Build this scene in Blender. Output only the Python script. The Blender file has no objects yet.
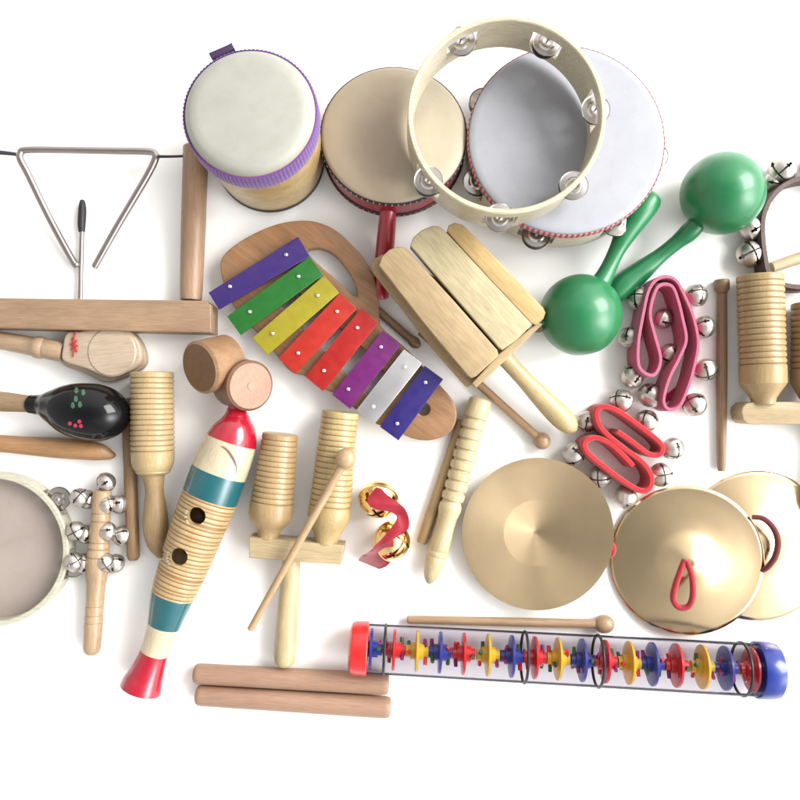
import bpy, bmesh, math, random
from mathutils import Vector, Matrix, noise
random.seed(4)
scene = bpy.context.scene
C = scene.collection
PI = math.pi
CH = 800.0                       # camera height above the table, millimetres

# ---------------------------------------------------------------- camera
cam_d = bpy.data.cameras.new('camera'); cam = bpy.data.objects.new('camera', cam_d); C.objects.link(cam)
cam.location = (0, 0, CH*0.001); cam.rotation_euler = (0, 0, 0)
cam_d.sensor_width = 36; cam_d.lens = 36; cam_d.clip_start = 0.01; cam_d.clip_end = 50
scene.camera = cam
scene.view_settings.view_transform = 'Standard'; scene.view_settings.look = 'None'
scene.view_settings.exposure = 0; scene.view_settings.gamma = 1
scene.render.engine = 'CYCLES'
scene.cycles.max_bounces = 10; scene.cycles.transparent_max_bounces = 24
# ---------------------------------------------------------------- room light (soft white room, brighter towards a window at the right)
w = bpy.data.worlds.new('World'); scene.world = w; w.use_nodes = True
nt = w.node_tree; nt.nodes.clear()
def N(t, tp, **kw):
    n = t.nodes.new(tp)
    for k, v in kw.items():
        if hasattr(n, k): setattr(n, k, v)
    return n
def ramp(t, stops, interp='LINEAR'):
    r = t.nodes.new('ShaderNodeValToRGB'); r.color_ramp.interpolation = interp
    e = r.color_ramp.elements
    while len(e) < len(stops): e.new(0.5)
    for i, (p, c) in enumerate(stops):
        e[i].position = p; e[i].color = (c[0], c[1], c[2], 1) if hasattr(c, '__len__') else (c, c, c, 1)
    return r
tc = N(nt, 'ShaderNodeTexCoord'); sx = N(nt, 'ShaderNodeSeparateXYZ'); nt.links.new(tc.outputs['Generated'], sx.inputs[0])
rz = ramp(nt, [(0, .9), (.25, 1.0), (.62, .86), (.84, .66), (.93, .36), (1, .22)])
nt.links.new(sx.outputs['Z'], rz.inputs[0])
dt = N(nt, 'ShaderNodeVectorMath', operation='DOT_PRODUCT'); dt.inputs[1].default_value = (.80, .42, .42)
nt.links.new(tc.outputs['Generated'], dt.inputs[0])
rd = ramp(nt, [(0, .40), (.35, .80), (.8, 1.0), (1, 1.0)])
nt.links.new(dt.outputs['Value'], rd.inputs[0])
mu = N(nt, 'ShaderNodeMix', data_type='RGBA', blend_type='MULTIPLY'); mu.inputs[0].default_value = 1
nt.links.new(rz.outputs[0], mu.inputs[6]); nt.links.new(rd.outputs[0], mu.inputs[7])
tn = N(nt, 'ShaderNodeMix', data_type='RGBA', blend_type='MULTIPLY'); tn.inputs[0].default_value = 1; tn.inputs[7].default_value = (1, .985, .97, 1)
nt.links.new(mu.outputs[2], tn.inputs[6])
d2 = N(nt, 'ShaderNodeVectorMath', operation='DOT_PRODUCT'); d2.inputs[1].default_value = (.80, -.30, .52); nt.links.new(tc.outputs['Generated'], d2.inputs[0])
mx0 = N(nt, 'ShaderNodeMath', operation='MAXIMUM'); mx0.inputs[1].default_value = 0; nt.links.new(d2.outputs['Value'], mx0.inputs[0])
pw = N(nt, 'ShaderNodeMath', operation='POWER'); pw.inputs[1].default_value = 34; nt.links.new(mx0.outputs[0], pw.inputs[0])
sw = N(nt, 'ShaderNodeMath', operation='MULTIPLY'); sw.inputs[1].default_value = 6; nt.links.new(pw.outputs[0], sw.inputs[0])
aw = N(nt, 'ShaderNodeMix', data_type='RGBA', blend_type='ADD'); aw.inputs[0].default_value = 1; nt.links.new(tn.outputs[2], aw.inputs[6]); nt.links.new(sw.outputs[0], aw.inputs[7])
bg = N(nt, 'ShaderNodeBackground'); bg.inputs[1].default_value = 2.5
wo = N(nt, 'ShaderNodeOutputWorld'); nt.links.new(aw.outputs[2], bg.inputs[0]); nt.links.new(bg.outputs[0], wo.inputs[0])
def area(name, loc, tgt, size, power, col=(1, 1, 1)):
    l = bpy.data.lights.new(name, 'AREA'); l.shape = 'RECTANGLE'; l.size, l.size_y = size; l.energy = power; l.color = col
    o = bpy.data.objects.new(name, l); C.objects.link(o); o.location = loc
    o.rotation_euler = (Vector(tgt)-Vector(loc)).to_track_quat('-Z', 'Y').to_euler()
area('window_light', (2.7, 1.3, 2.3), (0, 0, 0), (2.2, 1.8), 235, (1, .99, .97))

# ---------------------------------------------------------------- helpers
KW = 1.62; K = 2.05        # the picture is exposed so that the white table burns out; photo colours / K = surface colours
def lin(c): c /= 255.0; return c/12.92 if c <= .04045 else ((c+.055)/1.055)**2.4
def col(r, g, b, k=None):
    k = k or K; return (min(.9, lin(r)/k), min(.9, lin(g)/k), min(.9, lin(b)/k))
def sc(z): return (CH-z)/CH
def P(u, v, z=0.0):              # point z mm above the table, seen at pixel (u, v) of the 800 px photograph
    s = sc(z); return Vector(((u-400)*s, (400-v)*s, z))*.001
def thing(name, label, cat, loc=(0, 0, 0), group=None, rot=None):
    o = bpy.data.objects.new(name, None); C.objects.link(o); o.location = loc; o.empty_display_size = .01
    o['label'] = label; o['category'] = cat
    if group: o['group'] = group
    if rot: o.rotation_euler = rot
    return o
def root(o):
    while o.parent: o = o.parent
    return o
def obj(name, bm, mats, parent=None, smooth=35, label=None):
    if not isinstance(mats, (list, tuple)): mats = [mats]
    if parent is not None: bmesh.ops.translate(bm, verts=bm.verts[:], vec=-Vector(root(parent).location))
    bmesh.ops.recalc_face_normals(bm, faces=bm.faces[:])
    me = bpy.data.meshes.new(name); bm.to_mesh(me); bm.free()
    for m in mats: me.materials.append(m)
    for p in me.polygons: p.use_smooth = True
    me.set_sharp_from_angle(angle=math.radians(smooth))
    o = bpy.data.objects.new(name, me); C.objects.link(o)
    if parent is not None: o.parent = parent
    if label: o['label'] = label
    return o
def catmull(pts, n, closed=False):
    out = []; L = len(pts); rng = L if closed else L-1
    g = (lambda i: pts[i % L]) if closed else (lambda i: pts[max(0, min(L-1, i))])
    for i in range(rng):
        a, b, c, d = g(i-1), g(i), g(i+1), g(i+2)
        for k in range(n):
            t = k/n
            out.append(tuple(.5*((2*b[j])+(c[j]-a[j])*t+(2*a[j]-5*b[j]+4*c[j]-d[j])*t*t+(3*b[j]-a[j]-3*c[j]+d[j])*t**3) for j in range(len(b))))
    if not closed: out.append(tuple(pts[-1]))
    return out
def tube_w(bm, pts, rad, seg=24, caps=True, closed=False, midx=None, flat=1.0):
    """tube through world points with a radius (metres) per point"""
    rings = []; n = len(pts); up0 = None
    for i, p in enumerate(pts):
        if closed: t = pts[(i+1) % n]-pts[i-1]
        else: t = pts[min(n-1, i+1)]-pts[max(0, i-1)]
        if t.length < 1e-9: t = Vector((1, 0, 0))
        t.normalize()
        if up0 is None:
            up0 = Vector((0, 0, 1)) if abs(t.z) < .9 else Vector((1, 0, 0))
        a = up0-t*up0.dot(t)
        if a.length < 1e-6: a = Vector((1, 0, 0))-t*t.x
        a.normalize(); up0 = a; b = t.cross(a)
        rings.append([bm.verts.new(p+(a*math.cos(2*PI*k/seg)*flat+b*math.sin(2*PI*k/seg))*rad[i]) for k in range(seg)])
    for i in range(n if closed else n-1):
        A, B = rings[i], rings[(i+1) % n]
        for k in range(seg):
            f = bm.faces.new((A[k], A[(k+1) % seg], B[(k+1) % seg], B[k]))
            if midx: f.material_index = midx[i]
    if caps and not closed:
        for R, mi in ((rings[0], 0), (rings[-1], -1)):
            f = bm.faces.new(R)
            if midx: f.material_index = midx[mi]
    return bm
def straight(p0, p1, prof, mi=None, seg=40):
    """turned piece: prof = [(t 0..1, radius in px)], p0/p1 = (u, v, z)"""
    bm = bmesh.new(); pts = []; rr = []
    for t, r in prof:
        u = p0[0]+(p1[0]-p0[0])*t; v = p0[1]+(p1[1]-p0[1])*t; z = p0[2]+(p1[2]-p0[2])*t
        pts.append(P(u, v, z)); rr.append(max(r, .05)*sc(z)*.001)
    # exact axis for the frames: tiny offsets keep duplicates apart
    ax = (P(*p1)-P(*p0)).normalized()
    for i in range(1, len(pts)):
        if (pts[i]-pts[i-1]).dot(ax) < 1e-6: pts[i] = pts[i-1]+ax*1e-5
    return tube_w(bm, pts, rr, seg=seg, midx=mi)
def path_tube(pp, n=8, seg=24, closed=False, flat=1.0):
    """pp = [(u, v, z, r px)] smoothed"""
    q = catmull(pp, n, closed); bm = bmesh.new()
    return tube_w(bm, [P(a[0], a[1], a[2]) for a in q], [max(a[3], .05)*sc(a[2])*.001 for a in q], seg=seg, closed=closed, flat=flat)
def roundprof(rs, L, e=None):
    """round off both ends of a profile [(t, r)] on a piece L px long"""
    (t0, r0), (t1, r1) = rs[0], rs[-1]; out = []
    e0 = e if e is not None else r0; e1 = e if e is not None else r1
    for k in range(6): a = PI/2*k/6; out.append((t0+(e0/L)*(1-math.cos(a)) if False else t0+(e0/L)*(1-math.sin(PI/2-a+0)) , (r0-e0)+e0*math.sin(a)))
    body = [p for p in rs[1:-1] if t0+e0/L < p[0] < t1-e1/L]
    out.append((t0+e0/L, r0)); out += body; out.append((t1-e1/L, r1))
    for k in range(1, 7): a = PI/2*k/6; out.append((t1-(e1/L)*(1-math.sin(a)), (r1-e1)+e1*math.cos(a)))
    return out
def lathe_z(bm, prof, cx, cy, seg=64, mi=None, closed_prof=False):
    """prof = [(r, z)] metres around the vertical axis"""
    rings = []
    for r, z in prof:
        if r < 1e-7: rings.append([bm.verts.new((cx, cy, z))])
        else: rings.append([bm.verts.new((cx+r*math.cos(2*PI*k/seg), cy+r*math.sin(2*PI*k/seg), z)) for k in range(seg)])
    m = len(rings)
    for i in range(m if closed_prof else m-1):
        A, B = rings[i], rings[(i+1) % m]
        for k in range(seg):
            k2 = (k+1) % seg
            if len(A) == 1 and len(B) == 1: continue
            if len(A) == 1: f = bm.faces.new((A[0], B[k2], B[k]))
            elif len(B) == 1: f = bm.faces.new((A[k], A[k2], B[0]))
            else: f = bm.faces.new((A[k], A[k2], B[k2], B[k]))
            if mi: f.material_index = mi[i] if not callable(mi) else mi(i, k)
    return bm
def plate(outlines, z0, z1, bev=1.2, zpix=None):
    """flat board: outlines in px (first outer, the rest holes), z0..z1 mm"""
    zp = z1 if zpix is None else zpix
    cu = bpy.data.curves.new('tmp', 'CURVE'); cu.dimensions = '2D'; cu.fill_mode = 'BOTH'
    for o in outlines:
        sp = cu.splines.new('POLY'); sp.points.add(len(o)-1); sp.use_cyclic_u = True
        for i, (u, v) in enumerate(o):
            w_ = P(u, v, zp); sp.points[i].co = (w_.x, w_.y, 0, 1)
    b = bev*.001
    cu.extrude = (z1-z0)*.0005-b; cu.bevel_depth = b; cu.bevel_resolution = 2; cu.offset = -b
    o = bpy.data.objects.new('tmp', cu); C.objects.link(o)
    dg = bpy.context.evaluated_depsgraph_get(); me = bpy.data.meshes.new_from_object(o.evaluated_get(dg))
    bm = bmesh.new(); bm.from_mesh(me); bmesh.ops.translate(bm, verts=bm.verts[:], vec=(0, 0, (z0+z1)*.0005))
    bmesh.ops.remove_doubles(bm, verts=bm.verts[:], dist=1e-6)
    bpy.data.objects.remove(o); bpy.data.curves.remove(cu); bpy.data.meshes.remove(me)
    for f in bm.faces: f.material_index = 0
    return bm
def carve(o, cutters):
    for cb in cutters:
        bmesh.ops.recalc_face_normals(cb, faces=cb.faces[:])
        me = bpy.data.meshes.new('cut'); cb.to_mesh(me); cb.free(); co = bpy.data.objects.new('cut', me); C.objects.link(co)
        co.location = -Vector(root(o).location) if o.parent else (0, 0, 0)
        if o.parent: co.parent = o.parent
        me.materials.append(o.data.materials[1])
        m = o.modifiers.new('b', 'BOOLEAN'); m.operation = 'DIFFERENCE'; m.solver = 'EXACT'; m.object = co; m.material_mode = 'TRANSFER'
        bpy.context.view_layer.update()
        dg = bpy.context.evaluated_depsgraph_get(); nm = bpy.data.meshes.new_from_object(o.evaluated_get(dg))
        o.modifiers.clear(); o.data = nm; bpy.data.objects.remove(co)
    for p in o.data.polygons: p.use_smooth = True
    o.data.set_sharp_from_angle(angle=math.radians(35))
def circ(cu, cv, r, n=40, ry=None):
    return [(cu+r*math.cos(2*PI*k/n), cv+(ry or r)*math.sin(2*PI*k/n)) for k in range(n)]
def dcopy(o, parent, loc, rot=None):
    c = o.copy(); C.objects.link(c); c.parent = parent; c.location = Vector(loc)-Vector(root(parent).location)
    if rot: c.rotation_euler = rot
    for ch in o.children:
        d = ch.copy(); C.objects.link(d); d.parent = c
    return c

# ---------------------------------------------------------------- materials
def base_mat(name):
    m = bpy.data.materials.new(name); m.use_nodes = True
    t = m.node_tree; return m, t, t.nodes['Principled BSDF']
def bump(t, b, src, strength, dist=.0005):
    n = N(t, 'ShaderNodeBump'); n.inputs['Strength'].default_value = strength; n.inputs['Distance'].default_value = dist
    t.links.new(src, n.inputs['Height']); t.links.new(n.outputs[0], b.inputs['Normal'])
_w = {}
def wood(c, ang=0, dark=.80, rough=.5, fine=1.0, coat=.0, blotch=.12):
    """c = sRGB colour seen in the photo, ang = grain direction in degrees"""
    key = (c, round(ang), dark, rough, fine, coat, blotch)
    if key in _w: return _w[key]
    m, t, b = base_mat('wood')
    tc = N(t, 'ShaderNodeTexCoord'); m1 = N(t, 'ShaderNodeMapping'); m1.inputs['Rotation'].default_value = (0, 0, -math.radians(ang))
    t.links.new(tc.outputs['Object'], m1.inputs[0])
    def nz(sx_, sy_, det, rgh=.6, dist=0):
        mp = N(t, 'ShaderNodeMapping'); mp.inputs['Scale'].default_value = (sx_, sy_, sy_); mp.inputs['Location'].default_value = (random.random()*9, 3, 1)
        t.links.new(m1.outputs[0], mp.inputs[0])
        n = N(t, 'ShaderNodeTexNoise'); n.inputs['Scale'].default_value = 1; n.inputs['Detail'].default_value = det; n.inputs['Roughness'].default_value = rgh
        n.inputs['Distortion'].default_value = dist
        t.links.new(mp.outputs[0], n.inputs['Vector']); return n
    a = nz(14, 170*fine, 5, .65, .6); f = nz(60, 1300*fine, 3); bl = nz(30, 45, 2)
    g_ = sum(c)/3; L = col(*[(x*.95+g_*.05)*y for x, y in zip(c, (.985, 1.005, .985))], k=KW); D = tuple(x*dark*k for x, k in zip(L, (1, .97, .93)))
    r1 = ramp(t, [(.36, D), (.5, tuple((x+y)/2 for x, y in zip(L, D))), (.64, L)]); t.links.new(a.outputs[0], r1.inputs[0])
    r2 = ramp(t, [(.38, .80), (.6, 1.0)]); t.links.new(f.outputs[0], r2.inputs[0])
    r3 = ramp(t, [(.3, 1-blotch), (.7, 1+blotch*.4)]); t.links.new(bl.outputs[0], r3.inputs[0])
    x = N(t, 'ShaderNodeMix', data_type='RGBA', blend_type='MULTIPLY'); x.inputs[0].default_value = 1
    t.links.new(r1.outputs[0], x.inputs[6]); t.links.new(r2.outputs[0], x.inputs[7])
    y = N(t, 'ShaderNodeMix', data_type='RGBA', blend_type='MULTIPLY'); y.inputs[0].default_value = 1
    t.links.new(x.outputs[2], y.inputs[6]); t.links.new(r3.outputs[0], y.inputs[7])
    t.links.new(y.outputs[2], b.inputs['Base Color'])
    b.inputs['Roughness'].default_value = rough; b.inputs['Coat Weight'].default_value = coat; b.inputs['Coat Roughness'].default_value = .15
    bump(t, b, a.outputs[0], .25, .0004)
    _w[key] = m; return m
def paint(name, c, rough=.3, coat=0, noise_amt=.06, scale=90, k=None, sheen=0, bmp=.05, spec=.5):
    m, t, b = base_mat(name)
    tc = N(t, 'ShaderNodeTexCoord'); n = N(t, 'ShaderNodeTexNoise'); n.inputs['Scale'].default_value = scale; n.inputs['Detail'].default_value = 4
    t.links.new(tc.outputs['Object'], n.inputs['Vector'])
    L = col(*c, k=k); r = ramp(t, [(.3, tuple(x*(1-noise_amt*1.5) for x in L)), (.7, tuple(min(.95, x*(1+noise_amt)) for x in L))])
    t.links.new(n.outputs[0], r.inputs[0]); t.links.new(r.outputs[0], b.inputs['Base Color'])
    rr = ramp(t, [(.3, max(0, rough-.06)), (.7, min(1, rough+.08))]); t.links.new(n.outputs[0], rr.inputs[0]); t.links.new(rr.outputs[0], b.inputs['Roughness'])
    b.inputs['Coat Weight'].default_value = coat; b.inputs['Coat Roughness'].default_value = .08; b.inputs['Specular IOR Level'].default_value = spec
    if sheen: b.inputs['Sheen Weight'].default_value = sheen
    bump(t, b, n.outputs[0], bmp)
    return m
def metal(name, c, rough=.25, aniso=0, spec_noise=.025, scale=60):
    m, t, b = base_mat(name)
    tc = N(t, 'ShaderNodeTexCoord'); n = N(t, 'ShaderNodeTexNoise'); n.inputs['Scale'].default_value = scale; n.inputs['Detail'].default_value = 4
    t.links.new(tc.outputs['Object'], n.inputs['Vector'])
    r = ramp(t, [(.3, tuple(x*.95 for x in c)), (.7, c)]); t.links.new(n.outputs[0], r.inputs[0]); t.links.new(r.outputs[0], b.inputs['Base Color'])
    rr = ramp(t, [(.3, max(.02, rough-spec_noise)), (.7, rough+spec_noise)]); t.links.new(n.outputs[0], rr.inputs[0]); t.links.new(rr.outputs[0], b.inputs['Roughness'])
    b.inputs['Metallic'].default_value = 1
    if aniso:
        b.inputs['Anisotropic'].default_value = aniso
        tg = N(t, 'ShaderNodeTangent'); tg.direction_type = 'RADIAL'; tg.axis = 'Z'; t.links.new(tg.outputs[0], b.inputs['Tangent'])
        mp = N(t, 'ShaderNodeVectorMath', operation='LENGTH'); t.links.new(tc.outputs['Object'], mp.inputs[0])
        wv = N(t, 'ShaderNodeMath', operation='MULTIPLY'); wv.inputs[1].default_value = 1400; t.links.new(mp.outputs['Value'], wv.inputs[0])
        sn = N(t, 'ShaderNodeTexNoise', noise_dimensions='1D'); sn.inputs['Scale'].default_value = 1; sn.inputs['Detail'].default_value = 2; t.links.new(wv.outputs[0], sn.inputs['W'])
        bump(t, b, sn.outputs[0], .16, .0001)
    return m
SILVER = metal('silver_metal', (.56, .53, .50), .22)
STEEL = metal('steel', (.36, .32, .305), .28)
NICKEL = metal('nickel', (.54, .50, .46), .42)
GOLD = metal('gold_metal', (.85, .60, .28), .16)
BRASS = metal('brass', (.60, .455, .275), .22, aniso=.88, spec_noise=0)
BRASSD = metal('brass_spun', (.58, .445, .27), .19, aniso=.8, spec_noise=0)
SCREW = metal('screw', (.8, .8, .8), .2)
BLACK = paint('black_lacquer', (16, 17, 20), .12, 0, .05, spec=.28, bmp=0)
RUBBER = paint('black_rubber', (38, 34, 38), .5)
GREEN = paint('green_lacquer', (36, 146, 88), .34, .15, .05, 60)
REDCLOTH = paint('red_cloth', (232, 26, 42), .85, 0, .24, 1500, sheen=.3, bmp=1)
REDEDGE = paint('red_cloth_edge', (236, 30, 42), .85, 0, .24, 1500, sheen=.3, bmp=1)
PINKCLOTH = paint('magenta_cloth', (220, 44, 108), .85, 0, .24, 1500, sheen=.3, bmp=1)
PINKEDGE = paint('pink_cloth_edge', (236, 120, 156), .85, 0, .24, 1500, sheen=.3, bmp=1)
LEATHER = paint('brown_leather', (98, 70, 64), .5, 0, .15, 400, bmp=.4)
WHITEPAPER = None

# ---------------------------------------------------------------- the setting
bm = bmesh.new(); bmesh.ops.create_grid(bm, x_segments=2, y_segments=2, size=2.5)
m, t, b = base_mat('white_paper'); tcx = N(t, 'ShaderNodeTexCoord'); n_ = N(t, 'ShaderNodeTexNoise'); n_.inputs['Scale'].default_value = 4
t.links.new(tcx.outputs['Object'], n_.inputs['Vector']); r_ = ramp(t, [(.3, (.90, .90, .885)), (.7, (.92, .92, .905))]); t.links.new(n_.outputs[0], r_.inputs[0]); t.links.new(r_.outputs[0], b.inputs['Base Color'])
b.inputs['Roughness'].default_value = .8; b.inputs['Specular IOR Level'].default_value = .2
fl = obj('tabletop', bm, m); fl['kind'] = 'structure'

# ================================================================ sleigh bell (shared mesh)
def bell_bm(r=1.0):
    """a hollow sleigh bell of radius r (metres) with a cross slit on top (+Z) and a seam at its equator"""
    bm = bmesh.new(); nu, nv = 56, 40; grid = []
    for j in range(nv+1):
        th = PI*j/nv; row = []
        rr = r*(1+.055*math.exp(-((th-PI/2)/.10)**2))
        for i in range(nu):
            ph = 2*PI*i/nu; row.append(bm.verts.new((rr*math.sin(th)*math.cos(ph), rr*math.sin(th)*math.sin(ph), rr*math.cos(th)*.95)))
        grid.append(row)
    for j in range(nv):
        for i in range(nu):
            a, b_, c, d = grid[j][i], grid[j][(i+1) % nu], grid[j+1][(i+1) % nu], grid[j+1][i]
            cc = (a.co+b_.co+c.co+d.co)/4/r
            slit = cc.z > .35 and (abs(cc.x) < .06 or abs(cc.y) < .06)
            hole = cc.z > .2 and min((Vector((cc.x, cc.y))-Vector(q)).length for q in ((.82, 0), (-.82, 0), (0, .82), (0, -.82))) < .15
            if slit or hole: continue
            bm.faces.new((a, b_, c, d))
    bmesh.ops.remove_doubles(bm, verts=bm.verts[:], dist=r*1e-4)
    lo = [v for v in bm.verts if not v.link_faces]; bmesh.ops.delete(bm, geom=lo, context='VERTS')
    return bm
def bell_mesh(name, r, mat):
    bm = bell_bm(r); me = bpy.data.meshes.new(name); bm.to_mesh(me); bm.free(); me.materials.append(mat)
    for p in me.polygons: p.use_smooth = True
    me.set_sharp_from_angle(angle=math.radians(50)); return me
BELL = bell_mesh('bell', .0108, NICKEL)
def bell(parent, u, v, z, s=1.0, rot=None, me=None):
    o = bpy.data.objects.new('bell', me or BELL); C.objects.link(o); o.parent = parent
    o.location = P(u, v, z)-Vector(root(parent).location); o.scale = (s, s, s)
    o.rotation_euler = rot or (random.uniform(-1.0, 1.0), random.uniform(-1.0, 1.0), random.uniform(0, 6))
    return o

# ================================================================ triangle stand, triangle and beater
t = thing('triangle_stand', 'tan wooden triangle stand lying down with a long base bar and round post', 'stand', P(88, 315))
wd = wood((184, 146, 118), 0, .86, .5)
obj('base_bar', plate([[(-38, 297.5), (205, 300.5), (211, 305), (211, 333), (-38, 327)]], 0, 30, 1.5), wd, t)
for x0, x1, nm in ((196, 191, 0), (-19, -15, 1)):
    L = 160
    obj('post', straight((x0, 146, 15), (x1, 300, 15), [(0, 11), (.01, 12.5), (.5, 12.2), (.93, 11.2), (1, 10.5)]), wood((188, 148, 118), 90, .88, .45), t)
CORD = paint('grey_cord', (64, 62, 72), .7)
obj('cord', path_tube([(-16, 151, 17, 2.6), (0, 152.5, 18, 2.3), (14, 154, 20, 1.9), (21, 156, 22, 1.7)], seg=12), CORD, t)
obj('cord', path_tube([(154, 156, 22, 1.6), (160, 156.5, 21, 1.5), (172, 156.5, 19, 1.3), (186, 156, 18, 1.3)], seg=12), CORD, t)
t = thing('triangle', 'bent silver metal triangle hanging open on grey cords beside the post', 'triangle', P(88, 200, 10))
tr = [(76, 263, 8, 3.2), (73.5, 262, 8, 3.5), (50, 219, 12, 3.6), (28, 174, 17, 3.6), (20.5, 159.5, 20, 3.6), (20.5, 153.5, 20, 3.6), (26, 150, 20, 3.6), (60, 150, 20, 3.6), (110, 150.8, 20, 3.6), (148, 151.5, 20, 3.6), (155, 154.5, 20, 3.6), (155, 160, 20, 3.6), (146, 178, 17, 3.6), (120, 222, 12, 3.5), (97, 263, 8, 3.3), (95.5, 266, 8, 2.6)]
obj('rod', path_tube(tr, 6, 20), STEEL, t)
t = thing('triangle_beater', 'thin metal triangle beater with black rubber grip upright at base bar', 'beater', P(82, 250))
obj('shaft', path_tube([(80.3, 299, 6, 2.4), (81, 265, 6, 2.4), (82, 230, 6, 2.4), (82, 226, 6, 2.4)], 3, 16), STEEL, t)
obj('grip', path_tube([(81.8, 232, 6, 3.0), (81.6, 224, 6, 3.9), (82.2, 212, 6, 4.0), (82.4, 205, 6, 3.4), (82.3, 200.5, 6, 2.2), (82.3, 199.4, 6, .2)], 5, 20), RUBBER, t)

# ================================================================ spoon castanet on a handle
t = thing('handle_castanet', 'pale wooden castanet on a turned handle tied with red thread', 'castanet', P(90, 350))
cw = wood((212, 186, 162), 8, .93, .45, blotch=.06)
obj('handle', straight((-24, 336, 12), (64, 352, 14), [(0, 8), (.25, 8.7), (.55, 9.3), (.66, 9.6), (.68, 10.8), (.72, 11.2), (.76, 10.8), (.78, 9.8), (.82, 10.4), (.92, 10.2), (1, 9)]), wood((200, 165, 136), 170, .9, .45), t)
o1 = catmull([(66, 333), (80, 331), (98, 328.5), (112, 327.5), (128, 329), (139, 339), (145, 352), (145, 364), (136, 372), (119, 379), (104, 382), (84, 373), (62, 364), (61, 348)], 5, True)
o2 = catmull([(66, 333), (80, 331), (98, 328.5), (112, 327.5), (126, 329), (136, 338), (141, 350), (140, 362), (132, 370), (119, 375), (106, 377), (86, 369), (63, 361), (62, 348)], 5, True)
obj('clapper', plate([o1], 1, 11, 2, zpix=11), cw, t)
obj('clapper', plate([o2], 12, 23, 2.5), cw, t)
bm = bmesh.new(); c0 = P(112, 352, 23); lathe_z(bm, [(0, .0242), (.018, .0242), (.0225, .0240), (.0240, .0228)], c0.x, c0.y, 48)
obj('face_disc', bm, wood((214, 188, 166), 8, .95, .4, blotch=.05), t)
bm = bmesh.new()
for a, b_ in (((76, 331), (72, 345)), ((72, 338), (77, 352)), ((77, 340), (71, 350)), ((74, 346), (73, 357)), ((70, 344), (78, 346))):
    q = [P(a[0], a[1], 24.2), P((a[0]+b_[0])/2, (a[1]+b_[1])/2, 25.2), P(b_[0], b_[1], 24.2)]; tube_w(bm, q, [.0007]*3, 8)
obj('thread', bm, paint('red_thread', (214, 40, 48), .8), t)

# ================================================================ black maraca
t = thing('maraca', 'glossy black egg-shaped maraca with a plain wooden handle', 'maraca', P(90, 412), 'maracas')
obj('handle', path_tube([(-26, 401, 16, 9), (0, 401.5, 17, 10), (20, 403, 19, 9), (36, 404.5, 21, 8)], 5, 28), wood((172, 140, 108), 177, .9, .5), t)
q = [(29.5, 404, 21, 4), (30.5, 404, 21, 9), (34, 404.5, 22, 9.5), (42, 405, 23, 11), (50, 406, 25, 16), (60, 407.5, 26, 22), (72, 409.5, 27, 26.5), (86, 411.5, 27.5, 28.6), (100, 413, 27.5, 28.4), (113, 413.5, 27.5, 24.5), (123, 413.5, 27.5, 17), (129, 413.5, 27.5, 8), (130.5, 413.5, 27.5, .3)]
gourd = obj('gourd', path_tube(q, 6, 56), BLACK, t)
from mathutils.bvhtree import BVHTree
def surf(o):                     # lets small paint marks be laid exactly on an object's surface
    off = Vector(root(o).location); me = o.data
    tree = BVHTree.FromPolygons([v.co+off for v in me.vertices], [list(p.vertices) for p in me.polygons])
    def hit(u, v, up=.0002):
        a = Vector((0, 0, CH*.001)); d = (P(u, v, 0)-a).normalized(); h = tree.ray_cast(a, d); return h[0]+h[1]*up*(1 if h[1].z > 0 else -1)
    return hit
def dab(u, v, du, dv, hit, n=14):
    bm = bmesh.new(); c = bm.verts.new(hit(u, v)); ring = [bm.verts.new(hit(u+du*math.cos(2*PI*k/n)*(1+.15*math.sin(k*2.3)), v+dv*math.sin(2*PI*k/n))) for k in range(n)]
    for k in range(n): bm.faces.new((c, ring[k], ring[(k+1) % n]))
    return bm
gh = surf(gourd)
GM = paint('green_mark', (60, 120, 88), .3); PK = paint('pink_mark', (224, 54, 104), .3)
for u, v in ((76.5, 390.5), (83.5, 392.5), (76, 399), (80, 404.5), (73, 405.5)): obj('leaf_mark', dab(u, v, 2.0, 3.2, gh), GM, t)
for u, v in ((70, 423.5), (75.5, 425.5), (79.5, 421.5), (81, 426)): obj('flower_mark', dab(u, v, 2, 2, gh), PK, t)

# ================================================================ plain tapered stick below the maraca
t = thing('tapered_stick', 'orange-brown wooden stick with blunt pointed end below the black maraca', 'stick', P(50, 447))
obj('shaft', path_tube([(-30, 442, 11, 8), (0, 443.5, 11, 8.5), (30, 446, 11, 9.3), (60, 448, 11, 10.5), (85, 450, 11, 10), (100, 452, 10, 8.5), (109, 454.5, 9, 5.5), (114.5, 455.5, 8, 2.5), (115.5, 455.7, 8, .3)], 5, 32), wood((196, 144, 98), 177, .85, .45), t)

# ================================================================ ridged barrels (tone blocks)
def barrel_prof(L, r, n, a, b, groove=.92, taper=1.0):
    """ridges between fractions a..b"""
    pr = [(0, r*.90), (.6/L, r*.97), (1.6/L, r)]
    for k in range(n):
        t0 = a+(b-a)*k/n; w_ = (b-a)/n
        pr += [(t0+w_*.10, r*.992), (t0+w_*.40, r), (t0+w_*.66, r*.988), (t0+w_*.76, r*groove), (t0+w_*.86, r*groove)]
    pr.append((b+.003, r))
    return [(t_, q_*(taper+(1-taper)*min(1, t_/b))) for t_, q_ in pr]
BW = (214, 182, 134)
GROOVE = wood((158, 116, 72), 90, .9, .7)
def groove_idx(pr, r, lim=.962):   # faces at the groove bottoms take a darker wood
    return [1 if (pr[min(i+1, len(pr)-1)][1] <= r*lim and pr[i][1] <= r*lim and 0 < i) else 0 for i in range(len(pr))]

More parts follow.
